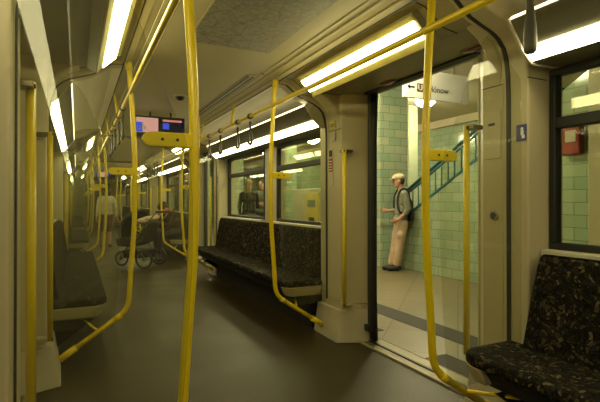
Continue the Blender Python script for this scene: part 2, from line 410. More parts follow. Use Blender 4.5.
# window trims (beige posts beside the windows)
# portals
ARCH = [(.60, 2.128), (.68, 2.120), (.74, 2.076), (.80, 2.034), (.87, 2.008), (.94, 1.985), (.99, 1.958), (1.03, 1.915), (1.05, 1.86), (1.06, 1.79), (1.065, 1.70), (1.07, .30)]
def portal(s, k):
    o = k * PER
    tn = (0 if s == 1 else 4) + k + 1
    r = sroot('trim_%d' % tn, (CX, 2.5 + o, 0))
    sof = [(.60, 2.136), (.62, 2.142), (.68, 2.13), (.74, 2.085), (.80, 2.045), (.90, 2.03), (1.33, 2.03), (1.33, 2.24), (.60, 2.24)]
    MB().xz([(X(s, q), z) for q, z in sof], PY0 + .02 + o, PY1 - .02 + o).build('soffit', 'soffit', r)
    for far in (0, 1):
        e0, e1 = ((3.46, PY1) if far else (PY0, 1.66))
        pr = ARCH + [(1.33, .30), (1.33, 2.2), (.60, 2.2)]
        MB().xz([(X(s, q), z) for q, z in pr], e0 + o, e1 + o).build('arch', 'panel', r, bevel=.012, seg=2)
        # column inside the vestibule, turned towards the door
        if far: plan = [(1.068, 3.47), (1.068, 3.26), (1.20, 3.17), (1.33, 3.14), (1.33, 3.47)]
        else: plan = [(1.068, 1.65), (1.068, 1.79), (1.18, 1.87), (1.235, 1.96), (1.33, 1.96), (1.33, 1.65)]
        MB().xy([(X(s, q), y + o) for q, y in plan], .30, 2.05).build('column', 'panel', r, bevel=.012)
        MB().xz([(X(s, 1.0655), 1.747), (X(s, 1.0655), 1.752), (X(s, 1.2), 1.752), (X(s, 1.2), 1.747)], (e0 - .001 if not far else 3.262) + o, (1.79 if not far else e1 + .001) + o).build('seam', 'dark_metal', r)
        # fairing where the column meets the soffit
        ym = 3.40 if far else 1.72
        sg = -1 if far else 1
        P = []
        b = MB()
        prof2 = [(1.08, 1.66), (1.06, 1.80), (1.025, 1.92), (.96, 1.99), (.86, 2.045), (1.33, 2.05), (1.33, 1.66)]
        e = 3.29 if far else 1.74
        y_a, y_b = sorted((ym + sg * -.06, e))
        b.xz([(X(s, q), z) for q, z in prof2], y_a + o, y_b + o).build('fairing', 'panel', r, bevel=.02)
        # base box, wider than the column
        if far: pl = [(1.00, 3.62), (.985, 3.20), (1.225, 3.10), (1.33, 3.10), (1.33, 3.62)]; tp = [(1.04, 3.62), (1.03, 3.23), (1.225, 3.15), (1.33, 3.15), (1.33, 3.62)]
        else: pl = [(1.00, 1.51), (.985, 1.86), (1.225, 1.98), (1.33, 1.98), (1.33, 1.51)]; tp = [(1.04, 1.51), (1.03, 1.83), (1.225, 1.96), (1.33, 1.96), (1.33, 1.51)]
        b = MB(); A = [b.b.verts.new((X(s, q), y + o, 0)) for q, y in pl]; B = [b.b.verts.new((X(s, q), y + o, .25)) for q, y in tp]
        b.b.faces.new(A); b.b.faces.new(B)
        for i in range(5): b.b.faces.new((A[i], A[(i + 1) % 5], B[(i + 1) % 5], B[i]))
        b.build('column_base', 'panel_pale', r, bevel=.006)
        MB().xy([(X(s, q + .004), y + o) for q, y in (plan[:-1] + [(1.33, 3.60), (1.068, 3.60)] if far else plan)], .245, .305).build('plinth', 'panel', r)
        # black seal line along the arch where the glass meets it
        yy = 3.5 if far else 1.62
        pts = [(q - .006, z) for q, z in ARCH]; pts2 = [(q + .02, z + .01) for q, z in ARCH][::-1]
        MB().xz([(X(s, q), z) for q, z in pts + pts2], yy - .011 + o, yy + .011 + o).build('rubber_seal', 'black_rubber', r)
        # seam across the soffit beyond the lamp module
    for y in (1.80, 3.36):
        MB().xz([(X(s, q), z - .0015) for q, z in sof[1:6]] + [(X(s, q), z + .01) for q, z in sof[1:6]][::-1], y - .004 + o, y + .004 + o).build('seam', 'black_rubber', r)
    # door header rubber and sill
    a, c = sorted((X(s, 1.20), X(s, 1.26))); MB().box(a, c, DY0 + o, DY1 + o, 2.015, 2.04).build('header_seal', 'black_rubber', r)
    a, c = sorted((X(s, 1.16), X(s, 1.36))); MB().box(a, c, DY0 - .02 + o, DY1 + .04 + o, 0.0, .010).build('door_sill', 'sill_metal', r, bevel=.003)
    a, c = sorted((X(s, 1.155), X(s, 1.175))); MB().box(a, c, DY0 - .02 + o, DY1 + .04 + o, 0.0, .016).build('sill_edge', 'sill_pale', r, bevel=.003)
    a, c = sorted((X(s, 1.235), X(s, 1.255))); MB().box(a, c, DY0 + o, DY1 + o, 0.008, .018).build('door_track', 'black_rubber', r)
for s in (1, -1):
    for k in PORT: portal(s, k)
# door leaves
dn = 0
for k in PORT:
    o = k * PER
    dn += 1
    r = sroot('door_%d' % dn, (X(1, 1.28), 2.55 + o, 0))       # open: only the leading edges stick out of the pockets
    for (y0, y1) in ((3.07, 3.14), (1.95, 1.99)):
        MB().box(X(1, 1.245), X(1, 1.31), y0 + .02 + o, y1 + o, .02, 2.03).build('door_leaf', 'dark_metal' if y0 > 3 else 'panel', r, bevel=.008)
        if y0 < 3: continue
        yy = y0 if y0 > 3 else y1
        pts = [(X(1, 1.275 - .02 * math.sin(PI * i / 10)), yy + o, .02 + 2.0 * i / 10) for i in range(11)]
        MB().tube(pts, .022, 10).build('rubber_edge', 'black_rubber', r)
    if k == 0:
        MB().box(X(1, 1.20), X(1, 1.25), 3.06, 3.12, .10, .15).build('door_guide', 'dark_metal', r, bevel=.004)
    dn += 1
    r = sroot('door_%d' % dn, (X(-1, 1.28), 2.55 + o, 0))      # closed pair
    ym = (DY0 + DY1) / 2
    for (y0, y1) in ((DY0 - .02, ym - .006), (ym + .006, DY1 + .03)):
        a, c = sorted((X(-1, 1.25), X(-1, 1.29)))
        f = MB().box(a, c, y0 + o, y1 + o, .012, .62).box(a, c, y0 + o, y1 + o, 1.88, 2.03).box(a, c, y0 + o, y0 + .09 + o, .62, 1.88).box(a, c, y1 - .09 + o, y1 + o, .62, 1.88)
        f.build('door_leaf', 'yellow_dull', r, bevel=.004)
        MB().box(X(-1, 1.274), X(-1, 1.266), y0 + .085 + o, y1 - .085 + o, .615, 1.885).build('door_pane', 'window_glass', r)
        yy = ym
    MB().box(X(-1, 1.292), X(-1, 1.248), ym - .014 + o, ym + .014 + o, .012, 2.03).build('rubber_edge', 'black_rubber', r)
# end walls
b = MB(); b.box(X(-1, OUTQ), X(1, OUTQ), Y_BACK - .06, Y_BACK, 0, 2.26)
struct(b.build('wall_back', 'panel'))
b = MB(); b.box(X(-1, OUTQ), X(-1, .55), Y_END, Y_END + .06, 0, 2.26).box(X(1, .55), X(1, OUTQ), Y_END, Y_END + .06, 0, 2.26).box(X(-1, .55), X(1, .55), Y_END, Y_END + .06, 1.98, 2.26)
struct(b.build('wall_front', 'panel'))
b = MB(); b.box(X(-1, .50), X(1, .50), Y_END + .9, Y_END + .95, 0, 2.0).box(X(-1, .55), X(-1, .5), Y_END + .06, Y_END + .95, 0, 2.).box(X(1, .5), X(1, .55), Y_END + .06, Y_END + .95, 0, 2.).box(X(-1, .55), X(1, .55), Y_END + .06, Y_END + .95, 2., 2.05).box(X(-1, .55), X(1, .55), Y_END + .06, Y_END + .95, -.05, 0)
struct(b.build('wall_gangway', 'dark_metal'))

# ------------------------------------------------------------------ partition screens with bent grab poles
GL = [(1.56, .27), (1.545, .45), (1.53, .62), (1.512, .92), (1.51, 1.15), (1.52, 1.30), (1.545, 1.40), (1.59, 1.49), (1.64, 1.62), (1.68, 1.73), (1.73, 1.84), (1.785, 1.93), (1.84, 1.99), (1.88, 1.975), (1.92, 1.93), (1.945, 1.86), (1.955, 1.78), (1.962, 1.70), (1.962, .30), (1.93, .27)]
def partition(s, far, label):
    y = 3.47 if far else 1.62
    r = thing('partition_screen', label, 'partition', (X(s, .55), y, 0), 'glass partition screens with bent yellow poles')
    Q = lambda x: X(s, x - CX)
    path = [(1.463, 2.14), (1.455, 2.0), (1.440, 1.8), (1.425, 1.5), (1.423, 1.2), (1.429, .95), (1.439, .8), (1.451, .64), (1.457, .55)]
    pts = smooth_path([(Q(x), y, z) for x, z in path], 4)
    bend = [(1.462, .46), (1.469, .415), (1.487, .375), (1.518, .342)]
    pts += [Vector((Q(x), y, z)) for x, z in bend] + [Vector((Q(1.60), y, .285)), Vector((Q(1.87), y, .105))]
    MB().tube(pts, .0178, 24).build('pole', 'yellow', r)
    MB().cyl((Q(1.46), y, 2.08), (Q(1.472), y, 2.16), .024).build('ceiling_socket', 'yellow', r)
    MB().tube([(Q(1.515), y, .342), (Q(1.56), y, .312)], .020, 16).build('pole_joint', 'yellow', r)
    MB().tube([(Q(1.80), y, .152), (Q(1.90), y, .085)], .024, 16).build('foot_socket', 'yellow', r)
    yp = y + .02 if far else 1.55; kk = 1. if far else 1.55 / 1.62
    MB().xz([(Q(x * kk if x < 1.95 else x - .0), 1.15 + (z - 1.15) * kk) for x, z in GL], yp - .004, yp + .004).build('glass_pane', 'screen_glass', r)
    # clamp plate with rounded end
    P = [(1.43, 1.335), (1.575, 1.335)] + arc(1.575, 1.36, .025, -PI / 2, PI / 2, 6)[1:] + [(1.43, 1.385)]
    g = -1
    pl = MB().xz([(Q(x), z) for x, z in P], y - .018, y + .014).build('clamp_plate', 'yellow', r, bevel=.004)
    for x in (1.485, 1.535):
        for yy in (y - .019, y + .015): MB().cyl((Q(x), yy - .001, 1.36), (Q(x), yy + .001, 1.36), .0055, 10).build('screw', 'ink', pl)
    # brace from the foot bend to under the bench
    dy = .34 if far else -.34
    MB().tube([(Q(1.66), y, .245), (Q(1.80), y + dy, .30)], .009, 10).build('brace', 'yellow', r)
    return r
for s in (1, -1):
    for far in (0, 1):
        protos = None
        for k in PORT:
            lab = 'bent yellow pole with glass screen, %s edge of the %s doorway, %s' % (('near', 'far')[far], ORD[k], SIDE[s])
            if k == 0: protos = partition(s, far, lab)
            else: copy_tree(protos, dy=k * PER, label=lab)
# vertical grab bars on the columns
def grab_bar(s, far, label):
    y = (3.17 if far else 1.88)
    r = thing('grab_bar', label, 'grab bar', (X(s, 1.06), y, 0), 'vertical yellow grab bars on the door columns')
    q = 1.045
    MB().cyl((X(s, q), y, .30), (X(s, q), y, 1.57), .0165, 16).build('bar', 'yellow', r)
    for z in (.31, 1.555):
        a, c = sorted((X(s, q - .012), X(s, q + .075)))
        m = MB().box(a, c, *((y - .012, y + .06) if far else (y - .06, y + .012)), z - .012, z + .012).build('bracket', 'bronze' if z > 1 else 'panel_pale', r, bevel=.004)
        a = X(s, q - .0125)
        MB().cyl((a, y + (-.02), z), (a - s * .004, y - .02, z), .009, 12).build('lock_screw', 'ink', m)
for s in (1, -1):
    for far in (0, 1):
        for k in PORT:
            lab = 'straight yellow grab bar on the %s column of the %s doorway, %s' % (('near', 'far')[far], ORD[k], SIDE[s])
            if k == 0:
                grab_bar(s, far, lab); p = [o for o in bpy.data.objects if o.get('label') == lab][0]
            else: copy_tree(p, dy=k * PER, label=lab)
# overhead rails
for s in (1, -1):
    q = {1: .532, -1: .555}[s]
    r = thing('overhead_rail', 'long yellow overhead handrail running along the ceiling, %s' % SIDE[s], 'handrail', (X(s, q), 2, 0), 'overhead handrails')
    MB().tube([(X(s, q), y, 1.928) for y in (-1.9, 2, 6, 10, 14, 18, 23.3)], .0165, 14).build('rail', 'yellow', r)
    for k in range(-1, 4):
        for y in (4.55, 5.85):
            yy = y + k * PER
            if yy > -1.8: MB().tube([(X(s, q), yy, 1.928), (X(s, q + .03), yy, 2.15)], .013, 10).build('strut', 'yellow', r)
# ------------------------------------------------------------------ hanging straps
def strap(s, y, label):
    q = {1: .532, -1: .555}[s]; x = X(s, q)
    r = thing('hanging_strap', label, 'hanging strap', (x, y, 1.928), 'grey loop straps on the overhead rails')
    MB().tube([(x, y - .022, 1.928), (x, y + .022, 1.928)], .026, 14).build('clamp', 'strap_grip', r)
    MB().tube([(x, y, 1.88), (x, y, 1.81)], [.012, .010], 10).build('stem', 'strap_grip', r)
    # teardrop loop with a thicker lower grip, hanging in the plane of the rail
    pts = []
    for i in range(20):
        t = 2 * PI * i / 20
        w = .045 * math.sin(t) * (.55 + .45 * (1 - math.cos(t)) / 2 * 1.2)
        pts.append((x, y + w, 1.745 + .072 * math.cos(t)))
    MB().loop(pts, .0085, 8).build('loop', 'strap_grip', r)
    MB().tube([(x, y + .045 * math.cos(a), 1.70 + .028 * math.sin(a)) for a in [PI + PI * i / 8 for i in range(9)]], .0125, 10).build('grip', 'strap_grip', r)
    return r
sp = {}
SY = {(1): [3.98, 4.34, 4.95, 5.42], (-1): [4.1, 4.5, 5.0, 5.4, 5.75]}
for s in (1, -1):
    first = None
    for k in range(0, 3):
        for i, y in enumerate(SY[s]):
            lab = '%s grey hanging strap along the overhead rail in the %s seating bay, %s' % (['first', 'second', 'third', 'fourth', 'fifth'][i], ORD[k], SIDE[s])
            if first is None: first = strap(s, y, lab); fy = y
            else: copy_tree(first, dy=y + k * PER - fy, label=lab)
# near leather strap, seen large over the near bench
x = X(1, .53)
r = thing('hanging_strap', 'large dark leather strap hanging from the rail above the near bench', 'hanging strap', (x, 1.09, 1.928))
MB().tube([(x, 1.06, 1.928), (x, 1.12, 1.928)], .027, 14).build('clamp', 'strap_grip', r)
f = MB(); prof_ = [(1.87, .010, .014), (1.84, .011, .013), (1.80, .014, .017), (1.76, .020, .021), (1.72, .0235, .022), (1.69, .0235, .022), (1.675, .021, .020), (1.667, .014, .014)]
rings = []
for z, rx, ry in prof_: rings.append([f.b.verts.new((x + rx * math.cos(2 * PI * i / 16), 1.09 + ry * math.sin(2 * PI * i / 16), z)) for i in range(16)])
for a, c in zip(rings, rings[1:]):
    for i in range(16): f.b.faces.new((a[i], a[(i + 1) % 16], c[(i + 1) % 16], c[i])).smooth = True
f.b.faces.new(rings[0]); f.b.faces.new(rings[-1])
f.build('grip', 'strap_grip', r)

# ------------------------------------------------------------------ benches
def bench(s, y0, y1, label):
    r = thing('side_bench', label, 'bench', (X(s, 1.0), (y0 + y1) / 2, 0), 'long side benches in patterned fabric')
    def plan(q0, q1, e, rad):
        P = [(q1, y0 + e)] + arc(q0 + rad, y0 + e + rad, rad, -PI / 2, -PI, 6) + arc(q0 + rad, y1 - e - rad, rad, PI, PI / 2, 6) + [(q1, y1 - e)]
        return [(X(s, q), y) for q, y in P]
    MB().xy(plan(.70, 1.062, 0, .10), .398, .457).build('seat_cushion', 'seat_fabric', r, bevel=.022, seg=4)
    b = MB(); A = plan(.735, 1.062, .02, .09); B = plan(.80, 1.062, .04, .08)
    va = [b.b.verts.new((x, y, .405)) for x, y in A]; vb = [b.b.verts.new((x, y, .30)) for x, y in B]; n = len(A)
    b.b.faces.new(va); b.b.faces.new(vb)
    for i in range(n): b.b.faces.new((va[i], va[(i + 1) % n], vb[(i + 1) % n], vb[i]))
    b.build('seat_pan', 'heater', r, bevel=.01)
    for end in (0, 1):      # pale moulded caps close both ends of the pan
        def cp(q0, e, rad):
            P = [(1.062, y0 + e)] + arc(q0 + rad, y0 + e + rad, rad, -PI / 2, -PI, 6) + [(q0, y0 + .13), (1.062, y0 + .13)]
            if end: P = [(q, y0 + y1 - y) for q, y in P]
            return [(X(s, q), y) for q, y in P]
        A = cp(.708, .0, .09); B = cp(.745, .012, .08); b = MB()
        va = [b.b.verts.new((x, y, .402)) for x, y in A]; vb = [b.b.verts.new((x, y, .318)) for x, y in B]; n = len(A)
        b.b.faces.new(va); b.b.faces.new(vb)
        for i in range(n): b.b.faces.new((va[i], va[(i + 1) % n], vb[(i + 1) % n], vb[i]))
        b.build('end_cap', 'seat_pan', r, bevel=.012, seg=3)
    P = [(1.00, .44), (1.015, .50), (1.04, .68), (1.062, .84), (1.075, .885), (1.10, .90), (1.19, .875), (1.19, .40), (1.03, .40)]
    b = MB(); yy0, yy1 = y0 + .10, y1 - .14
    def fe(q, z, y): return (X(s, q), y, z)
    sl = lambda z: .0 if z < .5 else -(z - .5) * .10
    A = [b.b.verts.new((X(s, q), yy0 - sl(z) - .03, z)) for q, z in P]; B = [b.b.verts.new((X(s, q), yy1 + sl(z) + .03, z)) for q, z in P]
    n = len(P); b.b.faces.new(A); b.b.faces.new(B)
    for i in range(n): b.b.faces.new((A[i], A[(i + 1) % n], B[(i + 1) % n], B[i]))
    b.build('backrest', 'seat_fabric', r, bevel=.015, seg=3)
    a, c = sorted((X(s, 1.02), X(s, 1.215)))
    MB().box(a, c, y0 + .12, y1 - .15, .0, .299).build('heater_box', 'heater', r, bevel=.01)
    L = y1 - y0
    for t in (.0, 1.):
        yy = y0 + .12 + t * (L - .28)
        MB().prism([(.78, .29), (1.21, .29), (1.21, .06), (1.10, .06)], lambda q, z: (X(s, q), yy - .008, z), lambda q, z: (X(s, q), yy + .008, z)).build('bracket', 'heater', r)
    return r
BY0, BY1 = 3.66, PY0 + PER - .0
for s in (1, -1):
    near = bench(s, -1.80, 1.61, 'long bench in dark camouflage pattern fabric beside the %s' % ('large near window and open doorway' if s == 1 else 'wall behind the first column, closed-door side')) if s == 1 else None
    p = bench(s, 3.57, 7.01, 'dark patterned bench between the first and second doorways, %s' % SIDE[s])
    for k in (1, 2): copy_tree(p, dy=k * PER, label='dark patterned bench between the %s and %s doorways, %s' % (ORD[k], ORD[k + 1], SIDE[s]))
    copy_tree(p, dy=3 * PER, label='dark patterned bench beyond the fourth doorway, %s' % SIDE[s])

# ------------------------------------------------------------------ lamps
def window_lamp(s, y0, y1, label):
    r = thing('bench_lamp', label, 'lamp', (X(s, 1.0), (y0 + y1) / 2, 1.8), 'long lamps above the windows')
    dq = {1: .03, -1: .09}[s]
    H = [(1.218 - dq, 1.802), (1.02, 1.798), (.992, 1.802), (.93, 1.858), (.845, 1.972), (.88, 1.995), (1.218 - dq, 1.985)]
    MB().xz([(X(s, q + dq), z) for q, z in H], y0, y1).build('housing', 'dark_soffit', r)
    D = [(.986, 1.808), (.930, 1.857), (.926, 1.853), (.983, 1.802)]
    MB().xz([(X(s, q + dq), z) for q, z in D], y0 + .012, y1 - .012).build('diffuser', 'lamp', r)
    D = [(.842, 1.974), (.855, 1.985), (.851, 1.990), (.837, 1.978)]
    MB().xz([(X(s, q + dq), z) for q, z in D], y0 + .012, y1 - .012).build('upper_slit', 'lamp_slit', r)
    for y in (y0, y1):
        MB().xz([(X(s, q + dq), z) for q, z in [(1.218 - dq, 1.80), (1.02, 1.788), (.985, 1.793), (.918, 1.852), (.83, 1.975), (.87, 2.003), (1.218 - dq, 1.99)]], y - .006, y + .006).build('end_cap', 'white_plastic', r)
    return r
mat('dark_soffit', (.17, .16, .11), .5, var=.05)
for s in (1, -1):
    window_lamp(s, -1.85, 1.46, 'long white strip lamp with ribbed cover above the near bench, %s' % SIDE[s])
    p = window_lamp(s, 3.53, PY0 + PER - .05, 'long strip lamp above the windows between the first and second doorways, %s' % SIDE[s])
    for k in (1, 2): copy_tree(p, dy=k * PER, label='long strip lamp above the windows between the %s and %s doorways, %s' % (ORD[k], ORD[k + 1], SIDE[s]))
def door_lamp(s, label):
    """slanted fitting in the soffit over the doorway"""
    r = thing('door_lamp', label, 'lamp', (X(s, .72), 2.5, 2.0), 'slanted lamps over the doorways')
    y0, y1 = 1.87, 3.21
    # fitting lies along the line from (q .68, z 2.10) to (q .78, z 1.99)
    a = Vector((.655, 2.11)); e = Vector((.785, 1.985)); d = (e - a).normalized(); n = Vector((-d.y, d.x)); n = n if n.y < 0 else -n
    def qp(t, h): p = a + d * t + n * h; return (X(s, p.x), p.y)
    L = (e - a).length
    MB().xz([qp(-.012, -.01), qp(-.012, .006), qp(L + .012, .006), qp(L + .03, -.05), qp(.0, -.05)], y0 - .012, y1 + .012).build('housing', 'soffit', r, bevel=.002)
    MB().xz([qp(.030, .005), qp(.034, .013), qp(.137, .013), qp(.141, .005)], y0 + .01, y1 - .01).build('diffuser', 'door_lamp', r)
    MB().xz([qp(-.004, .006), qp(-.002, .014), qp(.028, .009), qp(.028, .006)], y0, y1).build('reflector', 'lamp_edge', r)
    MB().xz([qp(.143, .006), qp(.143, .009), qp(L + .004, .014), qp(L + .006, .006)], y0, y1).build('reflector', 'lamp_edge', r)
    return r
mat('lamp_edge', (.72, .66, .25), .3)
for s in (1, -1):
    for k in PORT:
        lab = 'slanted white lamp over the %s doorway, %s' % (ORD[k], SIDE[s])
        if k == 0: p = door_lamp(s, lab)
        else: copy_tree(p, dy=k * PER, label=lab)

# ------------------------------------------------------------------ ceiling fittings
r = thing('ceiling_map', 'large grey network map stuck flat on the carriage ceiling', 'map', (.9, 2.3, 2.168))
MB().box(.63, 1.19, 1.72, 2.93, 2.1665, 2.1705).build('print', 'map_print', r)
MB().box(.622, 1.198, 1.712, 2.938, 2.168, 2.1708).build('border', 'ceiling', r)
r = thing('camera_dome', 'small black dome camera in a pale ring on the ceiling', 'camera', (.90, 4.5, 2.17))
MB().cyl((.90, 4.5, 2.158), (.90, 4.5, 2.171), .07).build('ring', 'panel_pale', r)
MB().ell((.90, 4.5, 2.158), (.045, .045, .035)).build('dome', 'ink', r)
r = thing('ceiling_vent', 'narrow dark slot vent running along the ceiling edge', 'vent', (1.31, 4.4, 2.165))
MB().box(1.235, 1.318, 3.5, 5.6, 2.163, 2.1705).build('vent_frame', 'soffit', r, bevel=.002)
MB().box(1.245, 1.265, 3.53, 5.57, 2.1615, 2.1685).build('slot', 'ink', r)
MB().box(1.285, 1.305, 3.53, 5.57, 2.1615, 2.1685).build('slot', 'ink', r)
MB().cyl((1.335, 3.42, 2.163), (1.335, 3.42, 2.17), .012).build('lock', 'ink', r)
for i, (y, n) in enumerate(((7.6, 'first'), (12.6, 'second'))): 
    tag(MB().box(.30, 1.48, y, y + .02, 2.13, 2.169).build('ceiling_joint', 'dark_soffit', loc=(.89, y, 2.15)), '%s dark joint strip across the carriage ceiling' % n, 'ceiling strip')
# info screens
def text(body, size, m, loc, rot, parent, name='lettering', extr=.0008):
    cu = bpy.data.curves.new(name, 'FONT'); cu.body = body; cu.size = size; cu.extrude = extr; cu.align_x = 'LEFT'
    cu.materials.append(M[m])
    o = bpy.data.objects.new(name, cu); COL.objects.link(o)
    dg = bpy.context.evaluated_depsgraph_get(); dg.update()
    me = bpy.data.meshes.new_from_object(o.evaluated_get(dg)); bpy.data.objects.remove(o)
    o = bpy.data.objects.new(name, me); COL.objects.link(o)
    if not me.materials: me.materials.append(M[m])
    o.parent = parent; o.rotation_euler = rot
    o.location = Vector(loc) - Vector(parent['_o']) if parent is not None else loc
    o['_o'] = tuple(parent['_o']) if parent is not None else (0, 0, 0)
    return o
def screens(y, label):
    r = thing('information_screen', label, 'screen', (.87, y, 2.17), 'twin information screens')
    MB().box(.575, 1.135, y, y + .06, 1.875, 2.115).build('casing', 'ink', r, bevel=.006)
    MB().box(.595, .835, y - .004, y + .002, 1.928, 2.095).build('pink_display', 'screen_pink', r)['label'] = 'bright pink display'
    MB().box(.875, 1.115, y - .004, y + .002, 1.928, 2.095).build('dark_display', 'screen_dark', r)['label'] = 'dark display with a red line and a blue field'
    MB().box(.885, 1.10, y - .007, y - .003, 2.062, 2.085).build('display_line', 'screen_red', r)
    MB().box(.885, .955, y - .007, y - .003, 1.975, 2.045).build('display_field', 'screen_blue', r)
    MB().box(.595, .665, y - .007, y - .003, 1.93, 2.04).build('logo_field', 'screen_blue', r)
    text('ub', .10, 'white', (.60, y - .0085, 1.955), (PI / 2, 0, 0), r, 'logo_lettering')
    MB().cyl((.75, y + .03, 2.11), (.75, y + .03, 2.172), .012).build('hanger', 'dark_metal', r); MB().cyl((.98, y + .03, 2.11), (.98, y + .03, 2.172), .012).build('hanger', 'dark_metal', r)
    return r
p = screens(5.42, 'twin ceiling screens, one pink and one dark, beyond the first doorway')
copy_tree(p, dy=2 * PER, label='twin ceiling screens, small with distance, beyond the third doorway')
# red door warning lamps
for i, (x, y, w) in enumerate(((2.07, 2.76, .052), (2.05, 1.93, .05))):
    r = thing('door_signal_lamp', ('oval dark red signal lamp above the middle of the open doorway', 'oval dark red signal lamp beside the near column, behind the glass')[i], 'signal lamp', (x, y, 2.03), 'red door signal lamps')
    MB().ell((x, y, 2.03), (.045, .10, .010)).build('bezel', 'dark_soffit', r)
    MB().ell((x, y, 2.026), (.036, .085, .016)).build('lens', 'red_lamp', r)
# stickers and small fittings on the columns
def sticker(y, x, z, label):
    r = thing('pictogram_sticker', label, 'sticker', (x, y, z), 'blue pictogram stickers')
    MB().box(x - .0015, x + .002, y - .028, y + .028, z - .04, z + .04).build('plate', 'blue', r, bevel=.0005)
    m = MB().ell((x - .002, y - .005, z + .018), (.0012, .008, .008)).box(x - .003, x - .001, y - .014, y + .002, z - .012, z + .01).box(x - .003, x - .001, y - .02, y - .004, z - .028, z - .012)
    m.build('pictogram', 'white', r)
    return r
p = sticker(1.545, X(1, 1.062), 1.485, 'small blue and white pictogram sticker on the near column above the near bench')
copy_tree(p, dy=PER, label='small blue sticker on the column at the far end of the long bench')
r = thing('notice_sticker', 'yellow and white notice sticker on the curved top of the far column', 'sticker', (1.97, 3.56, 1.8))
xs = X(1, 1.062)
MB().obox((xs - .008, 3.38, 1.80), (1, 0, .12), (0, 1, 0), (-.12, 0, 1), .002, .045, .035).build('yellow_field', 'sticker_yellow', r)
MB().obox((xs - .006, 3.38, 1.70), (1, 0, .0), (0, 1, 0), (0, 0, 1), .003, .04, .04).build('white_field', 'panel_pale', r)
for j, z in enumerate((1.815, 1.80, 1.785)): MB().obox((xs - .0105, 3.38, z), (1, 0, .12), (0, 1, 0), (-.12, 0, 1), .001, .03, .003).build('print_line', 'ink', r)
r = thing('emergency_handle', 'recessed emergency handle with a red label on the far door column', 'handle', (X(1, 1.11), 3.42, 1.47))
x = X(1, 1.068)
MB().box(x - .004, x + .01, 3.385, 3.465, 1.28, 1.60).build('cover', 'panel', r, bevel=.004)
MB().box(x - .006, x + .01, 3.40, 3.45, 1.53, 1.585).build('recess', 'ink', r)
MB().box(x - .0065, x + .01, 3.395, 3.455, 1.40, 1.515).build('red_label', 'red', r)
for j in range(4): MB().box(x - .0085, x - .006, 3.40, 3.45, 1.415 + j * .024, 1.421 + j * .024).build('print_line', 'white', r)
# service panel and door button on the near column, seen through the glass
x = X(1, 1.232)
def on_near(y): return X(1, 1.18 + (y - 1.87) * (.055 / .09))
xf = X(1, 1.068)
r = thing('service_flap', 'square service flap with a small black slot behind the near glass screen', 'panel', (xf, 1.71, 1.5))
MB().box(xf - .005, xf + .02, 1.668, 1.765, 1.37, 1.615).build('flap', 'panel', r, bevel=.004)
MB().box(xf - .007, xf, 1.705, 1.745, 1.545, 1.558).build('slot', 'ink', r)
r = thing('door_button', 'round metal door button on the near column behind the glass screen', 'button', (xf, 1.71, 1.075))
MB().cyl((xf - .010, 1.71, 1.075), (xf + .01, 1.71, 1.075), .026).build('ring', 'metal', r)
MB().cyl((xf - .014, 1.71, 1.075), (xf + .01, 1.71, 1.075), .016).build('button', 'dark_metal', r)

# ------------------------------------------------------------------ station
PX0 = 2.29
struct(MB().box(PX0, 9.2, -4, 30, -.30, -.004).build('floor_platform', 'platform_tile'))
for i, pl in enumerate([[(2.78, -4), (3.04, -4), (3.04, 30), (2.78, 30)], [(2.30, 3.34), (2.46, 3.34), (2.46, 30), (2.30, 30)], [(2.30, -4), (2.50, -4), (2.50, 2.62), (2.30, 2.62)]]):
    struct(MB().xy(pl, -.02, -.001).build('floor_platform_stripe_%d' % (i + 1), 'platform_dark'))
struct(MB().box(1.9, 9.2, -4, 30, -1.3, -1.2).build('floor_trackbed', 'tunnel'))
struct(MB().box(2.25, 9.3, -4, 30, 3.2, 3.3).build('ceiling_station', 'station_ceiling'))
struct(MB().box(8.4, 8.6, -4, 30, -1.2, 3.2).build('wall_station_far', 'green_tile'))
struct(MB().box(2.25, 9.2, 29.9, 30, -.3, 3.2).build('wall_station_end', 'green_tile'))
struct(MB().box(2.25, 9.2, -4.1, -4, -.3, 3.2).build('wall_station_start', 'green_tile'))
struct(MB().box(8.28, 8.4, -4, 30, 3.02, 3.2).build('trim_cornice', 'station_ceiling'))
# tunnel behind the closed doors
struct(MB().box(-1.6, -1.5, -4, 30, -1.2, 3.3).build('wall_tunnel', 'tunnel'))
# stair enclosure wall: top edge climbs towards the camera
def zs(y): return 1.21 + (5.57 - y) * .555
wall = [(6.56, -.004), (6.56, zs(6.56)), (1.98, zs(1.98)), (1.98, 3.2), (-4, 3.2), (-4, -.004)]
struct(MB().yz(wall, 5.0, 5.16).build('wall_stair', 'green_tile'))
# steps behind it
b = MB()
for i in range(16):
    y = 6.9 - i * .30
    b.box(5.16, 6.9, y - .30, y, -.004, .16 * (i + 1) - .02 if i < 15 else 2.4)
struct(b.build('floor_stair', 'platform_tile'))
# coping and blue railing
r = thing('stair_railing', 'blue painted stair railing climbing along the sloping green tiled wall', 'railing', (5.08, 5, 0))
P0, P1 = 6.5, 3.4
MB().prism([(4.985, 0), (5.175, 0), (5.175, .035), (4.985, .035)], lambda x, z: (x, P0, zs(P0) + z), lambda x, z: (x, P1, zs(P1) + z)).build('stringer', 'blue_paint', r)
def zr(y): return zs(y) + .49
MB().tube([(5.08, P0 + .05, zr(P0 + .05)), (5.08, P1, zr(P1))], .028, 12).build('handrail', 'blue_paint', r)
MB().tube([(5.08, P0 + .05, zr(P0) - .085), (5.08, P1, zr(P1) - .085)], .016, 10).build('lower_rail', 'blue_paint', r)
y = P0
while y > P1:
    MB().tube([(5.08, y, zs(y) + .03), (5.08, y, zr(y) - .085)], .011, 8).build('baluster', 'blue_paint', r); y -= .135
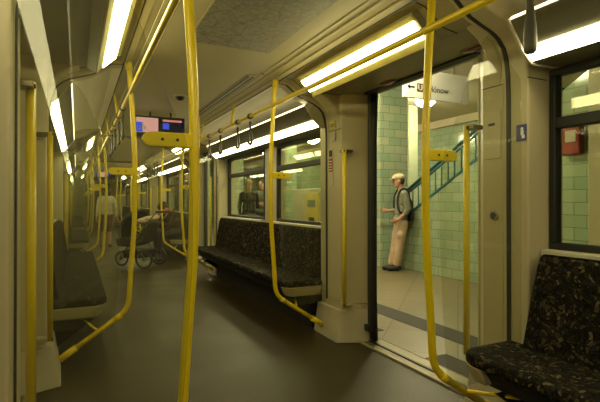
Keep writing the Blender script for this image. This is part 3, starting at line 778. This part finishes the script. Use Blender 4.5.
# pillars
def pillar(y, w, label):
    o = MB().box(4.75, 5.35, y, y + w, -.004, 3.2).build('station_pillar', 'pillar_tile', loc=(5.05, y + w / 2, 0))
    return tag(o, label, 'pillar', 'tiled platform pillars')
pillar(6.56, .7, 'green tiled square pillar at the foot of the stair, beside the leaning man')
pillar(11.2, .7, 'green tiled pillar further along the platform behind the bench windows')
pillar(15.6, .7, 'green tiled pillar far along the platform, third from the stair')
pillar(20.2, .7, 'green tiled pillar at the remote end of the platform')
tag(MB().box(6.36, 6.60, 7.75, 8.0, -.004, 3.2).build('steel_column', 'station_column', bevel=.02, loc=(6.48, 7.87, 0)), 'smooth pale green steel column behind the stair railing', 'column')
tag(MB().box(4.60, 4.72, 2.66, 2.86, -.004, 3.2).build('platform_post', 'panel', bevel=.01, loc=(4.66, 2.76, 0)), 'slim beige post on the platform outside the near window', 'post')
# red fire box on the wall
r = thing('fire_alarm_box', 'red fire alarm box on the green tiled wall outside the near window', 'alarm box', (4.95, 3.25, 1.8))
MB().box(4.90, 5.0, 3.14, 3.36, 1.66, 2.0).build('case', 'red', r, bevel=.02)
MB().box(4.893, 4.905, 3.18, 3.30, 1.80, 1.93).build('window_plate', 'panel_pale', r, bevel=.003)
# ticket machine
r = thing('ticket_machine', 'pale ticket machine with a yellow front on the platform beyond the bench window', 'ticket machine', (4.75, 8.75, 0))
MB().box(4.55, 5.0, 8.1, 9.75, -.004, 1.42).build('cabinet', 'machine', r, bevel=.02)
MB().box(4.52, 4.56, 8.42, 9.02, .62, 1.32).build('front_panel', 'machine_yellow', r, bevel=.01)
MB().box(4.512, 4.53, 8.55, 8.90, 1.02, 1.17).build('display', 'machine_screen', r, bevel=.004)
MB().box(4.512, 4.53, 8.6, 8.85, .72, .80).build('slot', 'ink', r, bevel=.004)
# poster on far wall
r = thing('wall_poster', 'dark red and brown poster on the station wall seen through the upper bench window', 'poster', (8.38, 19.5, 2.2))
MB().box(8.36, 8.40, 18.0, 21.0, 1.5, 3.0).build('frame', 'dark_metal', r)
MB().box(8.35, 8.37, 18.1, 20.9, 1.6, 2.9).build('sheet', 'red', r)
# station lamps
gl = [(6.1, 6.95, 'white glass bowl lamp on the ceiling above the stair railing'), (3.3, 4.3, 'white bowl lamp added outside the open doorway to light the direction sign'), (3.45, 5.9, 'white bowl lamp over the platform in front of the leaning man'),  # lamp just outside the doorway is added to light the sign
      (3.45, 9.6, 'white bowl lamp over the platform beside the ticket machine'), (3.45, 13.6, 'white bowl lamp over the platform past the second pillar'), (3.45, 17.6, 'white bowl lamp over the platform past the third pillar'), (3.45, 22, 'white bowl lamp over the remote end of the platform'),
      (5.9, 10.5, 'white bowl lamp added behind the ticket machine to brighten the bench window view'), (6.8, 13., 'white bowl lamp over the other track past the stair'), (6.8, 17., 'white bowl lamp high over the track at the third pillar')]  # lamp behind the ticket machine is added to brighten the view through the windows
p = None
for (x, y, lab) in gl:
    if p is None:
        p = thing('bowl_lamp', lab, 'lamp', (x, y, 3.2), 'bowl lamps on the station ceiling')
        MB().cyl((x, y, 3.14), (x, y, 3.2), .10).build('canopy', 'metal', p)
        f = MB(); rings = []
        for i in range(8):
            a = PI / 2 * i / 7; rr = .20 * math.cos(a) + .001; z = 3.13 - .15 * math.sin(a)
            rings.append([f.b.verts.new((x + rr * math.cos(2 * PI * j / 24), y + rr * math.sin(2 * PI * j / 24), z)) for j in range(24)])
        for a_, c_ in zip(rings, rings[1:]):
            for j in range(24): f.b.faces.new((a_[j], a_[(j + 1) % 24], c_[(j + 1) % 24], c_[j])).smooth = True
        f.b.faces.new(rings[0]); f.b.faces.new(rings[-1])
        f.build('bowl', 'globe', p); px, py = x, y
    else: copy_tree(p, dx=x - px, dy=y - py, label=lab)
# direction sign
sy = 4.6
r = thing('direction_sign', 'hanging white direction sign reading U5 Hönow with an arrow', 'sign', (4.25, sy, 2.6))
MB().box(3.70, 4.80, sy, sy + .05, 2.46, 2.84).build('board', 'white', r, bevel=.006)
for x in (3.95, 4.55): MB().cyl((x, sy + .025, 2.83), (x, sy + .025, 3.2), .012, 10).build('hanger', 'metal', r)
MB().xz([(3.745, 2.60), (3.785, 2.635), (3.785, 2.61), (3.86, 2.61), (3.86, 2.59), (3.785, 2.59), (3.785, 2.565)], sy - .003, sy + .001).build('arrow', 'ink', r)
MB().box(3.90, 4.05, sy - .003, sy + .001, 2.55, 2.655).build('line_badge', 'brown_badge', r)
text('U5', .105, 'white', (3.915, sy - .0045, 2.567), (PI / 2, 0, 0), r, 'line_number')
text('Hönow', .115, 'ink', (4.08, sy - .002, 2.565), (PI / 2, 0, 0), r)

# ------------------------------------------------------------------ people
class Fig:
    """frame: origin on the ground, f = facing direction; P(fwd, left, up)"""
    def __init__(s, name, label, o, f):
        s.o = Vector(o); s.f = Vector((f[0], f[1], 0)).normalized(); s.l = Vector((0, 0, 1)).cross(s.f)
        s.r = thing(name, label, 'person', tuple(o))
        s.R = Matrix((s.f, s.l, Vector((0, 0, 1)))).transposed()
    def P(s, f, l, z): return s.o + s.f * f + s.l * l + Vector((0, 0, z))
    def hand(s, b, wrist, d, palm_n, side):
        """five bent fingers and a thumb leaving the side of the palm"""
        w = Vector(wrist); d = Vector(d).normalized(); n = Vector(palm_n); n = (n - d * n.dot(d)).normalized(); t = d.cross(n) * side
        pc = w + d * .045
        b.cap(w, .023, w + d * .03, .026); b.cap(pc + t * .018, .018, w + d * .085 + t * .022, .015); b.cap(pc - t * .018, .018, w + d * .08 - t * .024, .014); b.cap(pc, .020, w + d * .085, .016)
        for i, ln in enumerate((.066, .075, .070, .055)):
            a = w + d * .088 + t * (.027 - .018 * i)
            m = a + d * ln * .5 + n * ln * .12; e = m + d * ln * .3 + n * ln * .40
            b.cap(a, .0098, m, .0092, 8); b.cap(m, .0092, e, .0082, 8)
        a = w + d * .035 + t * .026; m = a + d * .03 + t * .028 + n * .008; e = m + d * .028 + t * .006 + n * .012
        b.cap(a, .012, m, .0105, 8); b.cap(m, .0105, e, .009, 8)
    def head(s, b, c, look, h=.115):
        L = Vector(look).normalized(); lt = Vector((0, 0, 1)).cross(L).normalized(); up = L.cross(lt); c = Vector(c)
        R = Matrix((L, lt, up)).transposed()
        b.ell(c + up * .015 - L * .008, (h * .80, h * .66, h * .86), R); b.ell(c - up * .045 + L * .018, (h * .55, h * .50, h * .62), R)
        b.cap(c + L * h * .72 + up * .008, .008, c + L * h * .88 - up * .018, .013, 8)         # nose
        b.cap(c + L * .074 - up * .050 + lt * .012, .010, c + L * .074 - up * .050 - lt * .012, .010, 8)   # lips
        b.ell(c + L * .066 - up * .082, .017)     # chin
        for k in (-1, 1): b.ell(c + lt * k * h * .68 - up * .004 - L * .01, (.018, .010, .028), R, 8, 6)
        return L, lt, up
    def eyes(s, c, look, m='ink'):
        L = Vector(look).normalized(); lt = Vector((0, 0, 1)).cross(L).normalized(); up = L.cross(lt); c = Vector(c)
        for k in (-1, 1): MB().ell(c + L * .076 + lt * k * .031 + up * .014, .010).build('eye', m, s.r)

# --- man leaning on the tiled wall
F1 = Fig('person', 'man in pale cap, grey-green shirt and khaki trousers leaning against the tiled station wall', (4.835, 6.10, -.004), (-.90, .44))
P = F1.P; k_ = .985
lk = F1.f * .97 + F1.l * -.12 + Vector((0, 0, -.10))
b = MB(); hc = P(.045, 0, 1.485)
F1.head(b, hc, lk)
b.cap(P(-.01, 0, 1.31), .052, P(.02, 0, 1.42), .048)
b.ell(P(-.02, 0, 1.17), (.10, .155, .17), F1.R); b.ell(P(-.01, 0, .98), (.095, .135, .17), F1.R); b.ell(P(0, 0, .84), (.10, .15, .11), F1.R)
b.cap(P(-.02, .10, 1.27), .06, P(-.02, -.10, 1.27), .06)
for sd, kn, an in ((1, (.04, .09, .45), (.09, .07, .08)), (-1, (.07, -.08, .46), (.15, -.06, .08))):
    b.cap(P(0, sd * .085, .80), .082, P(*kn), .054); b.cap(P(*kn), .052, P(*an), .034); b.cap(P(an[0] - .02, an[1], .045), .034, P(an[0] + .13, an[1], .03), .026)
# arms: near one reaches down to the pocket, the other is bent forward
b.cap(P(-.02, .185, 1.25), .044, P(-.07, .22, 1.00), .034); b.cap(P(-.07, .22, 1.00), .034, P(.07, .19, .865), .024)
F1.hand(b, P(.07, .19, .865), F1.f * .8 + F1.l * -.25 + Vector((0, 0, -.45)), -F1.l, -1)
b.cap(P(-.02, -.185, 1.25), .044, P(.00, -.20, 1.01), .034); b.cap(P(.0, -.20, 1.01), .034, P(.19, -.10, .985), .024)
F1.hand(b, P(.19, -.10, .985), F1.f * .95 + Vector((0, 0, .15)), F1.l, 1)
b.remesh('body', 'skin', F1.r, .008)
b = MB()   # shirt
b.ell(P(-.02, 0, 1.18), (.118, .175, .165), F1.R); b.ell(P(-.01, 0, .99), (.118, .158, .19), F1.R); b.cap(P(-.02, .11, 1.275), .068, P(-.02, -.11, 1.275), .068)
b.ell(P(0, 0, .87), (.118, .165, .085), F1.R)
b.cap(P(-.02, .185, 1.25), .060, P(-.065, .217, 1.03), .056); b.cap(P(-.065, .217, 1.03), .052, P(-.03, .21, .96), .046)
b.cap(P(-.02, -.185, 1.25), .060, P(.00, -.20, 1.03), .056); b.cap(P(.0, -.20, 1.03), .050, P(.07, -.165, 1.0), .044)
b.cap(P(-.02, 0, 1.31), .066, P(-.01, 0, 1.345), .060)
b.remesh('shirt', 'shirt', F1.r, .009)
b = MB()   # trousers
b.ell(P(0, 0, .82), (.118, .162, .10), F1.R)
for sd, kn, an in ((1, (.04, .09, .45), (.085, .07, .12)), (-1, (.07, -.08, .46), (.145, -.06, .12))):
    b.cap(P(0, sd * .08, .78), .100, P(*kn), .076); b.cap(P(*kn), .076, P(*an), .062)
    b.ell(P(kn[0] + .0, kn[1] + sd * .065, .60), (.06, .03, .08), F1.R)      # cargo pocket
b.remesh('trousers', 'khaki', F1.r, .009)
for an in ((.09, .07), (.15, -.06)):
    b = MB(); b.cap(P(an[0] - .03, an[1], .055), .050, P(an[0] + .12, an[1], .04), .040); b.cap(P(an[0] - .01, an[1], .10), .050, P(an[0] - .02, an[1], .05), .050)
    b.box(*sorted((P(0, 0, 0).x, P(0, 0, 0).x + .001)), *sorted((P(0, 0, 0).y, P(0, 0, 0).y + .001)), .0, .001)
    b.remesh('shoe', 'shoe', F1.r, .008, 2)
L = Vector(lk).normalized(); lt = Vector((0, 0, 1)).cross(L).normalized(); up = L.cross(lt); R = Matrix((L, lt, up)).transposed()
b = MB(); b.ell(hc + up * .065 - L * .008, (.108, .092, .062), R); b.ell(hc + up * .05 - L * .008, (.108, .092, .035), R)
b.ell(hc + up * .045 + L * .085, (.075, .070, .010), R); b.remesh('cap', 'cap', F1.r, .006, 2)
b = MB(); b.ell(hc + up * .0 - L * .045, (.062, .078, .07), R); b.remesh('hair', 'hair_brown', F1.r, .008)
F1.eyes(hc, lk)
# backpack: hangs on his back
bp = thing('backpack', 'small black backpack on the back of the leaning man', 'backpack', tuple(P(-.17, 0, 1.0)))
b = MB(); b.ell(P(-.14, .03, 1.02), (.045, .13, .18), F1.R); b.ell(P(-.14, .05, .93), (.05, .13, .12), F1.R); b.remesh('bag', 'backpack', bp, .009)
for sd in (1, -1):
    pts = smooth_path([P(-.12, sd * .10, 1.18), P(-.09, sd * .11, 1.33), P(.0, sd * .12, 1.352), P(.07, sd * .125, 1.27), P(.09, sd * .135, 1.12), P(.06, sd * .17, .98), P(-.11, sd * .12, .92)], 4)
    MB().tube(pts, .016, 8).build('strap', 'backpack', bp)

# --- generic standing figure
def stander(label, o, f, H, top, bottom, hairm, skirtless=True, hair_long=False, arm=0):
    F = Fig('person', label, o, f); P0 = F.P; c = H / 1.72
    P = lambda a, l, z: P0(a * c, l * c, z * c)
    E = lambda r: tuple(x * c for x in r)
    look = F.f + Vector((0, 0, -.05)); hc = P(.02, 0, 1.59)
    b = MB(); F.head(b, hc, look, .115 * c)
    b.cap(P(0, 0, 1.42), .05 * c, P(.01, 0, 1.53), .046 * c); b.ell(P(0, 0, 1.27), E((.10, .155, .17)), F.R); b.ell(P(0, 0, 1.06), E((.09, .13, .17)), F.R); b.ell(P(0, 0, .93), E((.10, .15, .11)), F.R)
    b.cap(P(0, .10, 1.38), .058 * c, P(0, -.10, 1.38), .058 * c)
    arms = []
    for sd in (1, -1):
        b.cap(P(0, sd * .085, .90), .085 * c, P(.02, sd * .085, .49), .054 * c); b.cap(P(.02, sd * .085, .49), .052 * c, P(0, sd * .09, .09), .034 * c); b.cap(P(-.02, sd * .09, .05), .034 * c, P(.15, sd * .10, .03), .026 * c)
        sh = P(0, sd * .185, 1.365); el = P(-.02, sd * .24, 1.09); wr = P(.20, sd * .17, 1.12) if (arm and sd == arm) else P(.05, sd * .25, .86)
        b.cap(sh, .044 * c, el, .034 * c); b.cap(el, .034 * c, wr, .024 * c); F.hand(b, wr, (wr - el), -F.l * sd, sd); arms.append((sh, el, wr))
    b.remesh('body', 'skin', F.r, .009)
    b = MB(); b.ell(P(0, 0, 1.28), E((.118, .175, .165)), F.R); b.ell(P(0, 0, 1.08), E((.115, .155, .19)), F.R); b.ell(P(0, 0, .95), E((.118, .17, .11)), F.R); b.cap(P(0, .11, 1.385), .066 * c, P(0, -.11, 1.385), .066 * c)
    for sh, el, wr in arms: b.cap(sh, .058 * c, el, .050 * c); b.cap(el, .048 * c, el.lerp(wr, .85), .036 * c)
    b.remesh('top', top, F.r, .01)
    b = MB(); b.ell(P(0, 0, .92), E((.115, .16, .10)), F.R)
    for sd in (1, -1):
        b.cap(P(0, sd * .083, .88), .10 * c, P(.02, sd * .085, .49), .072 * c)
        if bottom != 'shorts': b.cap(P(.02, sd * .085, .49), .070 * c, P(0, sd * .09, .12), .055 * c)
    b.remesh(('shorts' if bottom == 'shorts' else 'trousers'), bottom, F.r, .01)
    for sd in (1, -1):
        b = MB(); b.cap(P(-.03, sd * .09, .05), .045 * c, P(.14, sd * .10, .04), .036 * c); b.remesh('shoe', 'shoe', F.r, .009, 2)
    b = MB(); b.ell(hc + Vector((0, 0, .04)) - F.f * .022, (.095 * c, .088 * c, .085 * c), F.R); b.ell(hc - F.f * .05, (.06 * c, .082 * c, .09 * c), F.R)
    if hair_long: b.ell(hc - F.f * .06 - Vector((0, 0, .12)), (.045, .085, .14), F.R)
    b.remesh('hair', hairm, F.r, .009); F.eyes(hc, look)
    return F.r
stander('blond person in a dark coat standing on the platform outside the bench window', (3.36, 9.45, -.004), (.65, .6), 1.63, 'coat_dark', 'jeans', 'hair_blond', hair_long=True, arm=-1)
stander('brown haired person in grey-green top facing the blond person on the platform', (3.90, 10.05, -.004), (-.65, -.6), 1.66, 'grey_green', 'jeans', 'hair_brown', arm=1)
stander('person in white shirt and dark shorts standing far along the aisle', (.66, 12.3, 0.), (-.2, 1), 1.52, 'shirt_white', 'shorts', 'hair_brown')

# --- seated woman leaning over the pushchair
F = Fig('person', 'seated person in grey hat and brown jacket leaning over a pushchair', (1.76, 9.22, 0), (-.85, -.25))
P = F.P
hc = P(.28, 0, 1.01); lk = F.f * .8 + Vector((0, 0, -.45))
b = MB(); F.head(b, hc, lk); b.cap(P(.17, 0, .92), .05, P(.24, 0, 1.0), .047)
b.ell(P(.14, 0, .83), (.12, .16, .15), F.R); b.ell(P(.04, 0, .66), (.11, .14, .16), F.R); b.ell(P(-.01, 0, .56), (.12, .16, .09), F.R); b.cap(P(.15, .12, .90), .05, P(.15, -.12, .90), .05)
for sd in (1, -1):
    b.cap(P(0, sd * .09, .545), .078, P(.36, sd * .11, .52), .056); b.cap(P(.36, sd * .11, .50), .052, P(.34, sd * .11, .09), .034); b.cap(P(.32, sd * .11, .045), .034, P(.46, sd * .12, .03), .027)
AR = []
for sd in (1, -1):
    sh = P(.14, sd * .19, .89); el = P(.24, sd * .24, .68); wr = P(.44, sd * .13, .74)
    b.cap(sh, .044, el, .034); b.cap(el, .034, wr, .024); F.hand(b, wr, wr - el, Vector((0, 0, -1)), -sd); AR.append((sh, el, wr))
b.remesh('body', 'skin', F.r, .009)
b = MB(); b.ell(P(.14, 0, .83), (.14, .18, .155), F.R); b.ell(P(.03, 0, .66), (.135, .17, .17), F.R); b.cap(P(.15, .13, .90), .062, P(.15, -.13, .90), .062); b.ell(P(-.01, 0, .58), (.14, .18, .10), F.R)
for sh, el, wr in AR: b.cap(sh, .058, el, .052); b.cap(el, .050, el.lerp(wr, .85), .038)
b.remesh('jacket', 'jacket_brown', F.r, .01)
b = MB(); b.cap(P(.17, .10, .95), .05, P(.17, -.10, .95), .05); b.cap(P(.24, .06, .93), .045, P(.24, -.06, .93), .045); b.remesh('scarf', 'scarf', F.r, .01)
b = MB()
for sd in (1, -1): b.cap(P(0, sd * .09, .555), .094, P(.36, sd * .11, .52), .072); b.cap(P(.36, sd * .11, .51), .070, P(.34, sd * .11, .12), .055)
b.remesh('trousers', 'jeans', F.r, .01)
for sd in (1, -1):
    b = MB(); b.cap(P(.32, sd * .11, .05), .046, P(.45, sd * .12, .04), .036); b.remesh('shoe', 'shoe', F.r, .009, 2)
L = Vector(lk).normalized(); lt = Vector((0, 0, 1)).cross(L).normalized(); up = L.cross(lt); R = Matrix((L, lt, up)).transposed()
b = MB(); b.ell(hc + up * .04 - L * .02, (.108, .094, .085), R); b.remesh('hat', 'hat_grey', F.r, .008); F.eyes(hc, lk)

# --- pushchair
o = Vector((.98, 8.52, 0)); d = Vector((.80, -.60, 0)); l = Vector((.60, .80, 0))
Q = lambda a, w, z: o + d * a + l * w + Vector((0, 0, z))
r = thing('pushchair', 'black pushchair with spoked wheels standing in the aisle at the second doorway', 'pushchair', tuple(o))
def wheel(a, w, rad):
    c = Q(a, w, rad)
    W = MB().loop([c + d * rad * .93 * math.cos(t) + Vector((0, 0, rad * .93 * math.sin(t))) for t in [2 * PI * i / 28 for i in range(28)]], rad * .10, 8).build('wheel', 'ink', r)
    MB().loop([c + d * rad * .80 * math.cos(t) + Vector((0, 0, rad * .80 * math.sin(t))) for t in [2 * PI * i / 28 for i in range(28)]], rad * .05, 6).build('rim', 'pram_frame', W)
    b = MB()
    for i in range(10):
        t = 2 * PI * i / 10; b.tube([c, c + d * rad * .8 * math.cos(t) + Vector((0, 0, rad * .8 * math.sin(t)))], .0035, 6)
    b.build('spokes', 'pram_frame', W)
    MB().cyl(c - l * .025, c + l * .025, .022, 12).build('hub', 'pram_frame', W)
for a, w, rad in ((-.33, -.0, .13), (.25, -.26, .155), (.25, .26, .155)): wheel(a, w, rad)
MB().cyl(Q(.25, -.26, .14), Q(.25, .26, .14), .012, 10).build('axle', 'pram_frame', r)
MB().tube([Q(-.33, -.04, .115), Q(-.30, -.05, .22), Q(-.05, -.2, .40), Q(.20, -.23, .66), Q(.46, -.23, .96)], .013, 10).build('side_frame', 'pram_frame', r)
MB().tube([Q(-.33, .04, .115), Q(-.30, .05, .22), Q(-.05, .2, .40), Q(.20, .23, .66), Q(.46, .23, .96)], .013, 10).build('side_frame', 'pram_frame', r)
for w in (-.22, .22): MB().tube([Q(.25, w, .14), Q(.02, w, .44)], .012, 10).build('leg', 'pram_frame', r)
MB().tube([Q(.46, -.24, .96), Q(.46, .24, .96)], .017, 12).build('handle', 'pram_fabric', r)
b = MB(); b.prism([(-.30, .36), (-.34, .50), (-.12, .48), (.10, .50), (.24, .80), (.30, .78), (.20, .44), (.02, .36)], lambda a, z: Q(a, -.20, z), lambda a, z: Q(a, .20, z)); b.build('seat_shell', 'pram_fabric', r, bevel=.03, seg=3)
# hood: quarter shells over the seat
b = MB(); rings = []
for i in range(9):
    t = math.radians(-12 + 112 * i / 8); rings.append([Q(.02 - .34 * math.cos(t) * (.75 + .25 * math.sin(math.pi * j / 10)), .22 * math.cos(math.pi * j / 10), .58 + .42 * math.sin(t) * (.75 + .25 * math.sin(math.pi * j / 10))) for j in range(11)])
vs = [[b.b.verts.new(p) for p in rg] for rg in rings]; vi = [[b.b.verts.new(Vector(p).lerp(Q(.0, 0, .6), .06)) for p in rg] for rg in rings]
for V in (vs, vi):
    for A, B in zip(V, V[1:]):
        for j in range(10): b.b.faces.new((A[j], A[j + 1], B[j + 1], B[j])).smooth = True
for j in range(10): b.b.faces.new((vs[0][j], vs[0][j + 1], vi[0][j + 1], vi[0][j])); b.b.faces.new((vs[-1][j], vs[-1][j + 1], vi[-1][j + 1], vi[-1][j]))
for A, C in zip(range(8), range(1, 9)):
    for j in (0, 10): b.b.faces.new((vs[A][j], vs[C][j], vi[C][j], vi[A][j]))
b.build('hood', 'pram_fabric', r)
b = MB(); b.prism([(-.18, .16), (.22, .16), (.26, .30), (-.22, .30)], lambda a, z: Q(a, -.18, z), lambda a, z: Q(a, .18, z)); b.build('basket', 'pram_fabric', r, bevel=.02)
bl = thing('blanket', 'pale rumpled blanket lying over the pushchair seat', 'blanket', tuple(Q(.30, 0, .84)))
b = MB(); b.ell(Q(.22, .0, .84), (.13, .15, .05)); b.ell(Q(.14, -.08, .80), (.12, .10, .06)); b.ell(Q(.27, .08, .86), (.08, .10, .05)); b.remesh('cloth', 'blanket', bl, .01)

# ------------------------------------------------------------------ camera, world, render look
for ob in bpy.data.objects:
    if '_o' in ob: del ob['_o']
cam = bpy.data.cameras.new('camera'); co = bpy.data.objects.new('camera', cam); COL.objects.link(co)
co.location = (0, 0, 1.15); co.rotation_euler = (PI / 2, 0, -math.atan(223 / 458.))
cam.sensor_width = 36; cam.lens = 458 / 600 * 36; cam.clip_start = .02; cam.clip_end = 100
bpy.context.scene.camera = co
w = bpy.data.worlds.new('world'); bpy.context.scene.world = w; w.use_nodes = True
w.node_tree.nodes['Background'].inputs['Color'].default_value = (.9, .75, .45, 1); w.node_tree.nodes['Background'].inputs['Strength'].default_value = .002
sc = bpy.context.scene
sc.view_settings.view_transform = 'Standard'; sc.view_settings.look = 'None'; sc.view_settings.gamma = 1; sc.view_settings.use_curve_mapping = False
sc.view_settings.exposure = .17
sc.cycles.max_bounces = 10; sc.cycles.transparent_max_bounces = 24; sc.cycles.glossy_bounces = 5
sc.cycles.use_denoising = True
